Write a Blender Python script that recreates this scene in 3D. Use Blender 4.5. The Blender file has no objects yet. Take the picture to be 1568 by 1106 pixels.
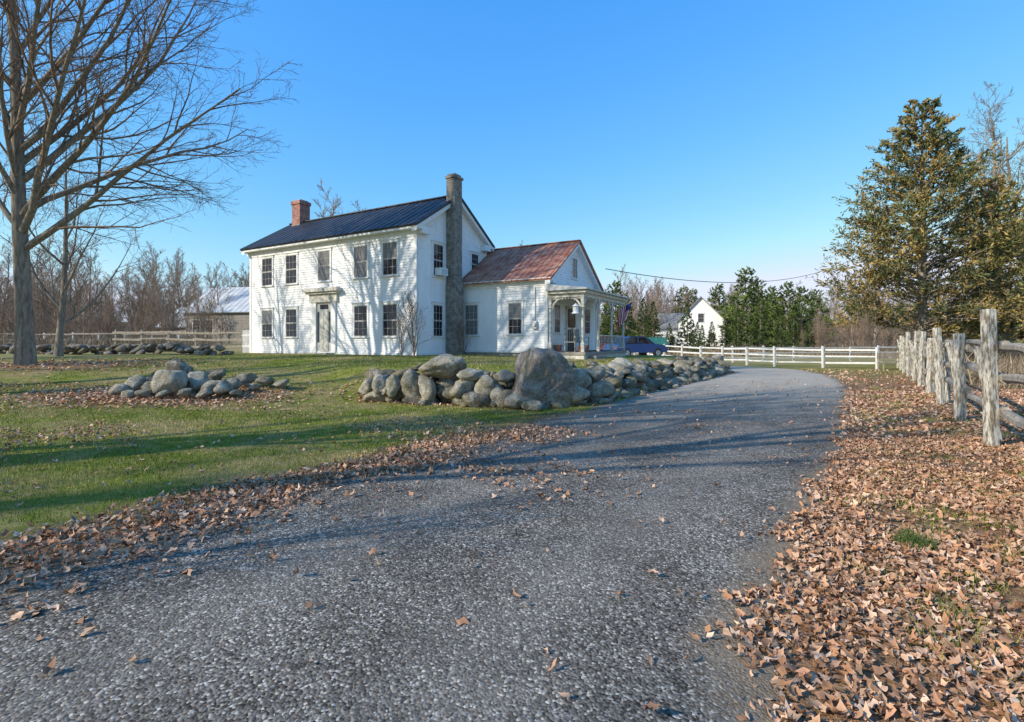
import bpy, math, random
import numpy as np
from mathutils import Vector, Matrix
SC=bpy.context.scene
COL=SC.collection
RAD=math.radians
# ---------------------------------------------------------------- helpers
def sstep(a,b,x):
    t=np.clip((np.asarray(x,float)-a)/(b-a),0,1); return t*t*(3-2*t)
def link(o,parent=None):
    COL.objects.link(o)
    if parent: o.parent=parent
    return o
def empty(name,loc=(0,0,0),rz=0):
    e=bpy.data.objects.new(name,None); e.location=loc; e.rotation_euler=(0,0,rz); e.empty_display_size=.3
    COL.objects.link(e); return e
def mesh_np(name,V,F,mats,col=None,smooth=False,matidx=None):
    me=bpy.data.meshes.new(name)
    V=np.asarray(V,np.float32); F=np.asarray(F,np.int32)
    n,k=F.shape
    me.vertices.add(len(V)); me.vertices.foreach_set('co',V.ravel())
    me.loops.add(n*k); me.loops.foreach_set('vertex_index',F.ravel())
    me.polygons.add(n); me.polygons.foreach_set('loop_start',np.arange(0,n*k,k,dtype=np.int32))
    me.polygons.foreach_set('loop_total',np.full(n,k,np.int32))
    me.update(calc_edges=True)
    if smooth: me.polygons.foreach_set('use_smooth',np.ones(n,bool))
    for m in mats: me.materials.append(m)
    if matidx is not None: me.polygons.foreach_set('material_index',np.asarray(matidx,np.int32))
    if col is not None:
        ca=me.color_attributes.new('Col','FLOAT_COLOR','POINT')
        c=np.ones((len(V),4),np.float32); c[:,:3]=col; ca.data.foreach_set('color',c.ravel())
    return me
def obj_np(name,*a,parent=None,**k):
    return link(bpy.data.objects.new(name,mesh_np(name,*a,**k)),parent)
class MB:
    def __init__(s): s.v=[];s.f=[];s.m=[]
    def face(s,pts,mi=0):
        n=len(s.v); s.v+= [tuple(p) for p in pts]; s.f.append(tuple(range(n,n+len(pts)))); s.m.append(mi)
    def hexa(s,p,mi=0):
        n=len(s.v); s.v+=[tuple(q) for q in p]
        for f in ((3,2,1,0),(4,5,6,7),(0,1,5,4),(1,2,6,5),(2,3,7,6),(3,0,4,7)):
            s.f.append(tuple(n+i for i in f)); s.m.append(mi)
    def box(s,x0,x1,y0,y1,z0,z1,mi=0):
        s.hexa([(x0,y0,z0),(x1,y0,z0),(x1,y1,z0),(x0,y1,z0),(x0,y0,z1),(x1,y0,z1),(x1,y1,z1),(x0,y1,z1)],mi)
    def wb(s,F,t0,t1,z0,z1,d0,d1,mi=0):
        (ox,oy),(ax,ay),(nx,ny)=F
        P=lambda t,d,z:(ox+ax*t+nx*d,oy+ay*t+ny*d,z)
        s.hexa([P(t0,d0,z0),P(t1,d0,z0),P(t1,d1,z0),P(t0,d1,z0),P(t0,d0,z1),P(t1,d0,z1),P(t1,d1,z1),P(t0,d1,z1)],mi)
    def beam(s,a,b,w,h,mi=0):
        a=Vector(a);b=Vector(b);d=(b-a).normalized()
        up=Vector((0,0,1)) if abs(d.z)<.95 else Vector((1,0,0))
        u=d.cross(up).normalized()*w/2; v=u.cross(d).normalized()*h/2
        s.hexa([a-u-v,a+u-v,a+u+v,a-u+v,b-u-v,b+u-v,b+u+v,b-u+v],mi)
    def cyl(s,a,b,r0,r1,n=10,mi=0):
        a=Vector(a);b=Vector(b);d=(b-a).normalized()
        up=Vector((0,0,1)) if abs(d.z)<.95 else Vector((1,0,0))
        u=d.cross(up).normalized(); v=u.cross(d)
        A=[a+(u*math.cos(6.2832*i/n)+v*math.sin(6.2832*i/n))*r0 for i in range(n)]
        B=[b+(u*math.cos(6.2832*i/n)+v*math.sin(6.2832*i/n))*r1 for i in range(n)]
        for i in range(n):
            j=(i+1)%n; s.face([A[i],A[j],B[j],B[i]],mi)
        s.face(A,mi); s.face(B,mi)
    def siding(s,F,z0,z1,clip,mi=0,e=.118):
        (ox,oy),(ax,ay),(nx,ny)=F
        P=lambda t,d,z:(ox+ax*t+nx*d,oy+ay*t+ny*d,z)
        z=z0
        while z<z1-1e-4:
            zb=min(z+e,z1); a0,a1=clip(z); b0,b1=clip(zb)
            if a1-a0<.02: break
            s.face([P(a0,.024,z),P(a1,.024,z),P(b1,.003,zb),P(b0,.003,zb)],mi)
            s.face([P(a0,.003,z),P(a1,.003,z),P(a1,.024,z),P(a0,.024,z)],mi)
            z=zb
    def obj(s,name,mats,parent=None,bevel=0):
        me=bpy.data.meshes.new(name); me.from_pydata(s.v,[],s.f)
        for m in mats: me.materials.append(m)
        me.polygons.foreach_set('material_index',s.m); me.update()
        o=link(bpy.data.objects.new(name,me),parent)
        if bevel:
            b=o.modifiers.new('b','BEVEL'); b.width=bevel; b.segments=2; b.limit_method='ANGLE'
        return o
# ---------------------------------------------------------------- materials
def newmat(name):
    m=bpy.data.materials.new(name); m.use_nodes=True
    nt=m.node_tree; b=nt.nodes['Principled BSDF']; return m,nt,b
def N(nt,t,**k):
    n=nt.nodes.new(t)
    for a,v in k.items(): setattr(n,a,v)
    return n
def noise(nt,scale,detail=4,rough=.6,coord='Object',vec=None):
    n=N(nt,'ShaderNodeTexNoise'); n.inputs['Scale'].default_value=scale; n.inputs['Detail'].default_value=detail; n.inputs['Roughness'].default_value=rough
    if vec is None:
        tc=N(nt,'ShaderNodeTexCoord'); vec=tc.outputs[coord]
    nt.links.new(vec,n.inputs['Vector']); return n
def ramp(nt,src,stops):
    r=N(nt,'ShaderNodeValToRGB'); e=r.color_ramp.elements
    while len(e)<len(stops): e.new(.5)
    for i,(p,c) in enumerate(stops):
        e[i].position=p; e[i].color=(c[0],c[1],c[2],1) if hasattr(c,'__len__') else (c,c,c,1)
    nt.links.new(src,r.inputs[0]); return r
def mix(nt,f,a,b,mode='MIX'):
    m=N(nt,'ShaderNodeMix',data_type='RGBA',blend_type=mode)
    for s,v in ((m.inputs[0],f),(m.inputs[6],a),(m.inputs[7],b)):
        if isinstance(v,(int,float)): s.default_value=v
        elif isinstance(v,(tuple,list)): s.default_value=(*v[:3],1)
        else: nt.links.new(v,s)
    return m.outputs[2]
def math_(nt,op,a,b_=None,c=None,clamp=False):
    n=N(nt,'ShaderNodeMath',operation=op,use_clamp=clamp)
    for i,v in enumerate((a,b_,c)):
        if v is None: continue
        if isinstance(v,(int,float)): n.inputs[i].default_value=v
        else: nt.links.new(v,n.inputs[i])
    return n.outputs[0]
def bump(nt,b,h,strength=.5,dist=.02):
    bp=N(nt,'ShaderNodeBump'); bp.inputs['Strength'].default_value=strength; bp.inputs['Distance'].default_value=dist
    nt.links.new(h,bp.inputs['Height']); nt.links.new(bp.outputs[0],b.inputs['Normal']); return bp
def pmat(name,c1,c2,scale=3,rough=.7,bs=None,bd=.01,metal=0,spec=.4,lo=.35,hi=.65,stretch=None,det=4):
    m,nt,b=newmat(name); tc=N(nt,'ShaderNodeTexCoord'); vec=tc.outputs['Object']
    if stretch:
        mp=N(nt,'ShaderNodeMapping'); mp.inputs['Scale'].default_value=stretch; nt.links.new(vec,mp.inputs[0]); vec=mp.outputs[0]
    n=noise(nt,scale,det,.65,vec=vec); r=ramp(nt,n.outputs[0],[(lo,c1),(hi,c2)])
    nt.links.new(r.outputs[0],b.inputs['Base Color'])
    b.inputs['Roughness'].default_value=rough; b.inputs['Metallic'].default_value=metal; b.inputs['Specular IOR Level'].default_value=spec
    if bs:
        n2=noise(nt,bs,4,.7,vec=vec); bump(nt,b,n2.outputs[0],.6,bd)
    return m
def vcmat(name,rough=.8,spec=.1):
    m,nt,b=newmat(name); a=N(nt,'ShaderNodeAttribute',attribute_name='Col')
    nt.links.new(a.outputs['Color'],b.inputs['Base Color']); b.inputs['Roughness'].default_value=rough; b.inputs['Specular IOR Level'].default_value=spec
    return m
M_white=pmat('white_paint',(.78,.77,.75),(.87,.86,.84),2.2,.6,stretch=(1,1,.4))
M_trim=pmat('trim_paint',(.70,.69,.65),(.82,.82,.80),5,.55)
M_oldtrim=pmat('worn_paint',(.42,.38,.31),(.72,.69,.61),7,.7)
M_found=pmat('foundation_stone',(.24,.22,.19),(.44,.42,.37),5,.9,9,.03)
M_roofblue=pmat('blue_metal_roof',(.022,.024,.032),(.038,.042,.053),1.2,.55,metal=0)
M_rust=pmat('rusty_metal_roof',(.29,.075,.035),(.54,.30,.21),2.2,.65,30,.003,lo=.3,hi=.72,spec=.2)
M_glassd=pmat('window_glass',(.010,.011,.013),(.022,.024,.028),2,.05,spec=.5)
M_curtain=pmat('curtained_glass',(.13,.13,.125),(.24,.23,.22),6,.15,spec=.5,stretch=(3,3,.3))
M_sash=pmat('sash_paint',(.30,.28,.25),(.55,.52,.48),9,.7)
M_porchgrey=pmat('porch_roof_metal',(.40,.40,.39),(.56,.56,.54),3,.5)
M_deck=pmat('deck_wood',(.22,.19,.16),(.36,.32,.28),6,.8,stretch=(1,8,1))
M_greydoor=pmat('door_wood',(.46,.44,.39),(.62,.60,.54),4,.6)
M_barn=pmat('barn_boards',(.20,.17,.14),(.37,.33,.28),5,.9,stretch=(4,4,.3))
M_barnroof=pmat('barn_roof',(.45,.45,.44),(.62,.62,.60),1.5,.5,metal=.0)
M_wood=pmat('weathered_wood',(.17,.14,.11),(.46,.40,.32),8,.9,22,.01,stretch=(3,3,1))
M_greywood=pmat('weathered_grey_post',(.18,.145,.10),(.62,.58,.49),11,.9,26,.016,lo=.40,hi=.58,stretch=(2.5,2.5,.6))
M_whitewood=pmat('flaking_white_wood',(.24,.20,.15),(.60,.57,.49),9,.85,26,.01,lo=.42,hi=.54,stretch=(2.5,2.5,.8))
M_fencewhite=pmat('fence_white',(.60,.58,.54),(.78,.77,.74),4,.6)
M_black=pmat('dark_metal',(.02,.02,.02),(.05,.05,.05),5,.5)
def brickmat(name,c1,c2,mort,sc):
    m,nt,b=newmat(name); tc=N(nt,'ShaderNodeTexCoord')
    sp=N(nt,'ShaderNodeSeparateXYZ'); nt.links.new(tc.outputs['Object'],sp.inputs[0])
    ad=N(nt,'ShaderNodeMath'); nt.links.new(sp.outputs[0],ad.inputs[0]); nt.links.new(sp.outputs[1],ad.inputs[1])
    cb=N(nt,'ShaderNodeCombineXYZ'); nt.links.new(ad.outputs[0],cb.inputs[0]); nt.links.new(sp.outputs[2],cb.inputs[1])
    br=N(nt,'ShaderNodeTexBrick'); nt.links.new(cb.outputs[0],br.inputs[0]); br.inputs['Scale'].default_value=sc
    br.inputs['Color1'].default_value=(*c1,1); br.inputs['Color2'].default_value=(*c2,1); br.inputs['Mortar'].default_value=(*mort,1)
    br.inputs['Mortar Size'].default_value=.03
    n=noise(nt,4,6,.7); r=ramp(nt,n.outputs[0],[(.3,.45),(.7,1.5)])
    nt.links.new(mix(nt,1.0,br.outputs[0],r.outputs[0],'MULTIPLY'),b.inputs['Base Color']); b.inputs['Roughness'].default_value=.9
    bump(nt,b,n.outputs[0],.6,.02); return m
M_brick=brickmat('chimney_brick',(.42,.14,.08),(.28,.10,.07),(.3,.27,.25),3.2)
M_brickgrey=brickmat('chimney_grey_brick',(.27,.23,.18),(.16,.135,.11),(.26,.24,.21),2.4)
def rockmat():
    m,nt,b=newmat('field_stone'); a=N(nt,'ShaderNodeAttribute',attribute_name='Col')
    n=noise(nt,5,7,.78); n2=noise(nt,2.3,5,.65); n3=noise(nt,30,4,.75); n4=noise(nt,3.7,5,.75)
    r=ramp(nt,n.outputs[0],[(.32,.42),(.5,1.0),(.68,1.7)])
    c=mix(nt,1.0,a.outputs['Color'],r.outputs[0],'MULTIPLY')
    r2=ramp(nt,n2.outputs[0],[(.48,0),(.60,1)]); c=mix(nt,r2.outputs[0],c,mix(nt,.5,c,(.30,.25,.12)))
    r4=ramp(nt,n4.outputs[0],[(.55,0),(.60,.8)]); c=mix(nt,r4.outputs[0],c,(.52,.49,.42))
    r3=ramp(nt,n3.outputs[0],[(.32,.6),(.68,1.3)]); c=mix(nt,1.0,c,r3.outputs[0],'MULTIPLY')
    nt.links.new(c,b.inputs['Base Color']); b.inputs['Roughness'].default_value=.95; b.inputs['Specular IOR Level'].default_value=.1
    ad=mix(nt,.35,n.outputs[0],n3.outputs[0]); bump(nt,b,ad,1,.16); return m
M_rock=rockmat()
def barkmat(name,c1,c2,s=5):
    return pmat(name,c1,c2,s,.95,14,.03,stretch=(2.5,2.5,.5),lo=.3,hi=.7,spec=.1)
M_bark=barkmat('bark',(.12,.095,.07),(.38,.32,.25))
M_twig=pmat('twigs',(.16,.11,.08),(.29,.21,.155),2,.95,spec=.1,det=2)
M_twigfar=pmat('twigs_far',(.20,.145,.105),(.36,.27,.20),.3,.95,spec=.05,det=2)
M_leaf=vcmat('fallen_leaf',.8)
M_grassb=vcmat('grass_blade',.8)
M_fol=vcmat('foliage',.85)
M_brush=vcmat('brush_stems',.95)
# ---------------------------------------------------------------- terrain
WALL=np.array([(-60,15),(-9,14.4),(-3.7,13.5),(-1.5,12.8),(.3,12.3),(1.3,12.7),(2.8,14.6),(5,18),(7.6,21.6),(10.2,25.4),(9.4,28),(4,31.5),(0,36),(-4,60),(-8,300)],float)
def wdist(x,y):
    x=np.asarray(x,float);y=np.asarray(y,float)
    best=np.full(x.shape,1e9); sg=np.ones(x.shape)
    for (ax,ay),(bx,by) in zip(WALL[:-1],WALL[1:]):
        dx,dy=bx-ax,by-ay; L=dx*dx+dy*dy
        t=np.clip(((x-ax)*dx+(y-ay)*dy)/L,0,1)
        d=np.hypot(x-ax-t*dx,y-ay-t*dy); c=dx*(y-ay)-dy*(x-ax)
        u=d<best-1e-9; best=np.where(u,d,best); sg=np.where(u,np.sign(c),sg)
    return best*sg
def H(x,y):
    x=np.asarray(x,float);y=np.asarray(y,float)
    w=wdist(x,y); s=sstep(-3,-9,x)
    a=-.25-5.75*s; b=.75+5.25*s
    t=np.clip((w-a)/(b-a),0,1); h=.8*t*t*(3-2*t)
    h=h+.13*sstep(4,9,w)
    h=h+.45*sstep(29,38,y)*sstep(15,8,x)*(1-sstep(-.5,1.5,w))
    h=h+.5*sstep(28,60,y)*sstep(0,-15,x)
    h=h+.025*np.sin(x*.9+1.3)*np.sin(y*.7)*sstep(.5,3,w)
    return h
def h1(x,y): return float(H(np.array([x]),np.array([y]))[0])
yL=[-30,-6,0,3.1,3.9,5.5,6.0,9.05,13.8,19.6,23.5,26,28.5,31]; xL_=[-18,-7.4,-4.6,-3.3,-2.95,-2.19,-1.5,.18,3.1,6.9,9.6,11,10.8,8]
yR=[-30,-6,0,2,2.5,3.3,4.6,6.7,10.2,15.7,19.6,24,28,31.5]; xR_=[-4,-.5,.6,1.06,1.25,1.8,2.75,4.40,6.75,10.4,12.7,14.8,15.8,15]
XL=lambda y:np.interp(y,yL,xL_)
XR=lambda y:np.interp(y,yR,xR_)
n=420
u=np.linspace(-1,1,n)
gx=4+np.sinh(u*5.6)/math.sinh(5.6)*1500; gy=13+np.sinh(u*5.6)/math.sinh(5.6)*1500
GX,GY=np.meshgrid(gx,gy); gxr,gyr=GX.ravel(),GY.ravel()
GZ=H(gxr,gyr)
dl=XL(gyr)-gxr; dr=gxr-XR(gyr)
inr=(gyr<28)
leafy=np.maximum(sstep(1.5,.4,dl)*sstep(-1,0,dl)*(gyr<11), sstep(-.5,-.1,dr)*sstep(34,16,gyr)*np.where(gyr<40,1,0)*np.where(dr<8,1,.4)*.85)*inr
wd=wdist(gxr,gyr)
pile=np.exp(-(((gxr+8.7)/2.8)**2+((gyr-12.6)/1.3)**2))
leafy=np.maximum(leafy,np.clip(pile*1.3,0,1))
leafy=np.maximum(leafy,sstep(-1.0,-.2,wd)*sstep(.5,-.1,wd)*(gxr>-4)*(gxr<11)*(gyr<27)*.9)
leafy=np.maximum(leafy,.85*np.exp(-(((gxr+16)/4)**2+((gyr-18)/2)**2)))
drymask=np.clip(sstep(26,45,gyr)+sstep(-12,-22,gxr)*.6,0,1)
colr=np.stack([leafy,drymask,np.zeros_like(leafy)],1)
idx=np.arange(n*n).reshape(n,n)
F=np.stack([idx[:-1,:-1],idx[:-1,1:],idx[1:,1:],idx[1:,:-1]],-1).reshape(-1,4)
m,nt,b=newmat('lawn_ground'); a=N(nt,'ShaderNodeAttribute',attribute_name='Col'); sp=N(nt,'ShaderNodeSeparateColor'); nt.links.new(a.outputs['Color'],sp.inputs[0])
n1=noise(nt,.55,5,.7); n2=noise(nt,14,4,.7); n3=noise(nt,70,2,.7); n4=noise(nt,3.2,4,.7)
g=ramp(nt,n4.outputs[0],[(.25,(.10,.14,.018)),(.5,(.20,.225,.032)),(.72,(.38,.33,.10))])
s=ramp(nt,n1.outputs[0],[(.45,0),(.60,.9)])
c=mix(nt,s.outputs[0],g.outputs[0],mix(nt,n4.outputs[0],(.22,.16,.06),(.52,.39,.19)))
c=mix(nt,sp.outputs[1],c,(.36,.29,.13))
lf=ramp(nt,n2.outputs[0],[(.3,(.15,.08,.04)),(.5,(.34,.19,.10)),(.7,(.50,.32,.18))])
sub=math_(nt,'SUBTRACT',n4.outputs[0],.85)
mm=math_(nt,'MULTIPLY_ADD',sp.outputs[0],1.6,sub,True)
c=mix(nt,mm,c,lf.outputs[0])
r3=ramp(nt,n3.outputs[0],[(.3,.6),(.7,1.3)]); c=mix(nt,1.0,c,r3.outputs[0],'MULTIPLY')
nt.links.new(c,b.inputs['Base Color']); b.inputs['Roughness'].default_value=1; b.inputs['Specular IOR Level'].default_value=.1
bump(nt,b,mix(nt,.5,n2.outputs[0],n3.outputs[0]),1,.04)
obj_np('ground',np.stack([gxr,gyr,GZ],1),F,[m],col=colr,smooth=True)
# driveway
ys=np.concatenate([np.linspace(-14,0,40),np.linspace(0.05,12,260),np.linspace(12.1,26,150)])
rows=[]
nz=lambda t,k:.06*np.sin(t*2.3+k)+.04*np.sin(t*6.1+2*k)+.03*np.sin(t*14+3*k)
for y in ys: rows.append(((float(XL(y))+nz(y,1),y),(float(XR(y))+nz(y,4),y)))
Lp=[(11.0,26.6),(10.9,27.6),(10.3,28.8),(9,30),(7,31.8),(4,34.5),(1,38)]
Rp=[(15.6,27),(15.9,28.5),(15.6,30),(14.6,31.8),(12.5,34),(9,38),(5.5,43)]
for k in range(6):
    for t in np.linspace(0,1,8)[:-1]:
        rows.append(((Lp[k][0]*(1-t)+Lp[k+1][0]*t+.06*math.sin(9*t+k),Lp[k][1]*(1-t)+Lp[k+1][1]*t),(Rp[k][0]*(1-t)+Rp[k+1][0]*t+.08*math.sin(7*t+k),Rp[k][1]*(1-t)+Rp[k+1][1]*t)))
nv=36; A=np.array([r[0] for r in rows]); B=np.array([r[1] for r in rows]); vv=np.linspace(0,1,nv)
P=A[:,None]*(1-vv[None,:,None])+B[:,None]*vv[None,:,None]
wid=np.linalg.norm(A-B,axis=1)[:,None]; ed=np.minimum(vv,1-vv)[None]*wid
px,py=P[...,0].ravel(),P[...,1].ravel()
z=H(px,py)+.006+.02*np.clip(ed.ravel(),0,1)
trk=np.repeat((np.exp(-((vv-.36)/.09)**2)+np.exp(-((vv-.72)/.09)**2))[None],len(rows),0).ravel()
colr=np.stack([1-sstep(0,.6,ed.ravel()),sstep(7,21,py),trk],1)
idx=np.arange(len(rows)*nv).reshape(len(rows),nv)
F=np.stack([idx[:-1,:-1],idx[:-1,1:],idx[1:,1:],idx[1:,:-1]],-1).reshape(-1,4)
m,nt,b=newmat('gravel_asphalt'); a=N(nt,'ShaderNodeAttribute',attribute_name='Col'); sp=N(nt,'ShaderNodeSeparateColor'); nt.links.new(a.outputs['Color'],sp.inputs[0])
tc=N(nt,'ShaderNodeTexCoord')
vo=N(nt,'ShaderNodeTexVoronoi'); vo.inputs['Scale'].default_value=74; nt.links.new(tc.outputs['Object'],vo.inputs['Vector'])
vb=N(nt,'ShaderNodeTexVoronoi'); vb.inputs['Scale'].default_value=25; nt.links.new(tc.outputs['Object'],vb.inputs['Vector'])
sc=N(nt,'ShaderNodeSeparateColor'); nt.links.new(vo.outputs['Color'],sc.inputs[0])
st=ramp(nt,sc.outputs[0],[(.0,(.055,.046,.037)),(.45,(.155,.132,.108)),(.84,(.255,.22,.18)),(1,(.58,.52,.43))])
n1=noise(nt,.9,6,.7); r1=ramp(nt,n1.outputs[0],[(.35,.66),(.65,1.25)])
c=mix(nt,1.0,st.outputs[0],r1.outputs[0],'MULTIPLY')
scb=N(nt,'ShaderNodeSeparateColor'); nt.links.new(vb.outputs['Color'],scb.inputs[0])
rb=ramp(nt,scb.outputs[1],[(.86,0),(.88,1)]); rd=ramp(nt,vb.outputs['Distance'],[(.12,1),(.24,0)])
mb_=mix(nt,1.0,rb.outputs[0],rd.outputs[0],'MULTIPLY'); c=mix(nt,mb_,c,(.46,.41,.34))
n5=noise(nt,2.6,4,.7)
tk=math_(nt,'MULTIPLY',sp.outputs[2],.18); c=mix(nt,tk,c,(.38,.33,.27))
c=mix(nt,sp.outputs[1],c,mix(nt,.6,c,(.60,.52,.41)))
sb=math_(nt,'SUBTRACT',n5.outputs[0],.8)
ee=math_(nt,'MULTIPLY_ADD',sp.outputs[0],1.3,sb,True)
c=mix(nt,ee,c,mix(nt,n5.outputs[0],(.16,.12,.08),(.36,.27,.18)))
nt.links.new(c,b.inputs['Base Color']); b.inputs['Roughness'].default_value=1; b.inputs['Specular IOR Level'].default_value=.0
inv=mix(nt,.35,vo.outputs['Distance'],vb.outputs['Distance']); bp=bump(nt,b,inv,.75,.011); bp.invert=True
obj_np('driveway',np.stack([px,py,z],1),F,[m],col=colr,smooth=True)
# ---------------------------------------------------------------- leaves and grass
rng=np.random.default_rng(11)
def leaf_mesh(x,y,lo,hi,z0,detail=True,tilt=.45):
    n=len(x); ang=np.linspace(0,2*math.pi,9)[:-1]
    rad=np.array([1.25,.68,.98,.56,.7,.56,.98,.68]) if detail else None
    if detail: T=np.stack([np.append(0,rad*np.cos(ang)),np.append(0,rad*np.sin(ang)*.85),np.append(0,.5*rad**2)],1)
    else: T=np.array([(-1,0,.25),(0,-.7,0),(1,0,.25),(0,.7,0)],float)
    S=rng.uniform(lo,hi,n); yaw=rng.uniform(0,6.283,n); tx=rng.normal(0,tilt,n); ty=rng.normal(0,tilt,n); curl=rng.uniform(-1.3,1.7,n)
    V=np.repeat(T[None],n,0); V[:,:,2]*=curl[:,None]; V[:,:,1]*=rng.uniform(.5,1.05,n)[:,None]
    if detail: V[:,1:,:2]*=rng.uniform(.75,1.25,(n,8,1)); V[:,1:,2]+=rng.normal(0,.16,(n,8))
    V*=S[:,None,None]
    def rot(V,a,i,j):
        c,s=np.cos(a)[:,None],np.sin(a)[:,None]; A=V[:,:,i]*c-V[:,:,j]*s; B=V[:,:,i]*s+V[:,:,j]*c; V[:,:,i]=A; V[:,:,j]=B
    rot(V,tx,1,2); rot(V,ty,0,2); rot(V,yaw,0,1)
    V[:,:,0]+=x[:,None]; V[:,:,1]+=y[:,None]
    zz=H(x,y)+z0+rng.uniform(.004,.025,n)+S*np.minimum(np.hypot(tx,ty),.6)*.7
    V[:,:,2]+=zz[:,None]
    k=T.shape[0]
    if detail: f=np.array([(0,i+1,(i+1)%8+1) for i in range(8)])
    else: f=np.array([(0,1,2),(0,2,3)])
    Fc=(f[None]+(np.arange(n)*k)[:,None,None]).reshape(-1,3)
    pal=np.array([(.62,.34,.20),(.50,.26,.14),(.74,.46,.29),(.32,.18,.11),(.78,.54,.38),(.55,.29,.17),(.62,.38,.24),(.40,.26,.17)])
    c=pal[rng.integers(0,8,n)]*rng.uniform(.7,1.1,n)[:,None]
    C=np.repeat(c[:,None],k,1)
    if detail: C[:,0]*=.75
    return V.reshape(-1,3),Fc,C.reshape(-1,3)
def cat(parts):
    Vs,Fs,Cs=[],[],[];o=0
    for V,F_,C in parts: Vs.append(V);Fs.append(F_+o);Cs.append(C);o+=len(V)
    return np.concatenate(Vs),np.concatenate(Fs),np.concatenate(Cs)
def samp(n,x0,x1,y0,y1,dens):
    x=rng.uniform(x0,x1,n);y=rng.uniform(y0,y1,n); k=rng.uniform(0,1,n)<dens(x,y); return x[k],y[k]
def vn(x,y,f=1.0,s=0):
    return .5+.25*(np.sin(x*1.7*f+s)+np.sin(y*2.1*f+1.3*s+.6*np.sin(x*f*1.1)))*.9+.12*np.sin((x+y)*4.3*f+s)
parts=[]
dR=lambda x,y: x-XR(y); dL=lambda x,y: XL(y)-x
def dens_r(x,y): 
    d=dR(x,y); e_=d+.09*np.sin(y*5)+.06*np.sin(y*13); return np.maximum(sstep(-.30,.12,e_)*(.22+.78*sstep(.12,.6,vn(x,y,1.6,2))),.8*sstep(-.3,0,e_)*sstep(.8,.3,d))
parts.append(leaf_mesh(*samp(72000,.6,8,1.4,8,lambda x,y:dens_r(x,y)*(x<y*1.15+.6)),.018,.037,.0))
parts.append(leaf_mesh(*samp(40000,3.5,16,8,16,lambda x,y:dens_r(x,y)*.8*(x<y*1.12)),.030,.050,.0,False))
parts.append(leaf_mesh(*samp(14000,8,26,16,28,lambda x,y:dens_r(x,y)*.35*sstep(6,2,dR(x,y))),.045,.07,0,False))
parts.append(leaf_mesh(*samp(80000,-8,1.5,2.2,10,lambda x,y:(sstep(-.65,.0,dL(x,y)+.15*np.sin(y*3+1))*sstep(1.1,.35,dL(x,y)))*(.45+.55*vn(x,y,1.3,5))*sstep(9.8,6.3,y)),.022,.043,.004))
# on driveway
parts.append(leaf_mesh(*samp(1300,-5,9,1.3,10,lambda x,y:(dL(x,y)<0)*(dR(x,y)<0)*.5),.022,.042,.026))
parts.append(leaf_mesh(*samp(1600,-2,12,9,20,lambda x,y:(dL(x,y)<0)*(dR(x,y)<0)*.45),.035,.055,.03,False))
parts.append(leaf_mesh(*samp(30000,-5,8,4.2,11,lambda x,y:(dL(x,y)<0)*(dR(x,y)<0)*sstep(.56,.95,vn(x,y,1.1,1))*sstep(-4.4,-.2,dL(x,y))*.7),.024,.044,.025))
parts.append(leaf_mesh(*samp(18000,-5,3,1.8,9,lambda x,y:(dL(x,y)<0)*sstep(-1.6,-.0,dL(x,y))**1.4*.65),.024,.044,.02))
parts.append(leaf_mesh(*samp(4500,0,9,1.5,14,lambda x,y:(dR(x,y)<0)*sstep(-.8,-.05,dR(x,y))*.2),.022,.042,.02))
# lawn
parts.append(leaf_mesh(*samp(24000,-18,3,4.5,14,lambda x,y:(dL(x,y)>.7)*(wdist(x,y)<.2)*(.08+.8*sstep(.58,.82,vn(x,y,.6,3)))),.024,.042,.015))
parts.append(leaf_mesh(*samp(20000,-5,11,10.5,27,lambda x,y:sstep(-.95,-.35,wdist(x,y))*sstep(.35,.1,wdist(x,y))),.035,.055,0,False))
parts.append(leaf_mesh(*samp(14000,-13,-5,10.8,15,lambda x,y:np.exp(-(((x+8.9)/2.6)**2+((y-12.4)/1.1)**2))),.035,.055,0,False))
parts.append(leaf_mesh(*samp(9000,-24,-9,15,21,lambda x,y:.6*np.exp(-(((x+16)/4)**2+((y-18)/1.8)**2))),.045,.065,0,False))
V,F,C=cat(parts)
obj_np('fallen_leaves',V,F,[M_leaf],col=C)
def blades(x,y,hlo,hi,w,pal):
    n=len(x); hgt=rng.uniform(hlo,hi,n); a=rng.uniform(0,6.283,n); la=rng.uniform(0,6.283,n); ln=rng.uniform(.1,.8,n)*hgt
    b0=np.stack([x-np.cos(a)*w/2,y-np.sin(a)*w/2,H(x,y)-.005],1); b1=b0+np.stack([np.cos(a)*w,np.sin(a)*w,0*x],1)
    t=np.stack([x+np.cos(la)*ln,y+np.sin(la)*ln,H(x,y)+hgt],1)
    V=np.stack([b0,b1,t],1).reshape(-1,3); F_=np.arange(n*3).reshape(-1,3)
    pal=np.array(pal); q=np.clip(vn(x,y,.8,4)*1.1-.10+.25*(vn(x,y,3.1,7)-.5)+rng.normal(0,.2,n),0,.999); c=pal[(q*len(pal)).astype(int)]*rng.uniform(.75,1.2,n)[:,None]
    return V,F_,np.repeat(c,3,0)
gp=[(.11,.16,.02),(.17,.22,.03),(.23,.26,.04),(.34,.31,.09),(.50,.39,.18),(.55,.41,.22)]
parts=[]
for (ya,yb,nn,w) in ((4.2,7,80000,.007),(7,11,80000,.010),(11,15,50000,.014)):
    x,y=samp(nn,-yb*1.15,3,ya,yb,lambda x,y:(dL(x,y)>.25)*(wdist(x,y)<.0)*(x>-y*1.1)*(.3+.7*vn(x,y,.7,9)))
    parts.append(blades(x,y,.015,.05,w,gp))
x,y=samp(40000,-14,11,12,23,lambda x,y:(wdist(x,y)>.3)*(.6)); parts.append(blades(x,y,.03,.07,.02,gp))
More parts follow.
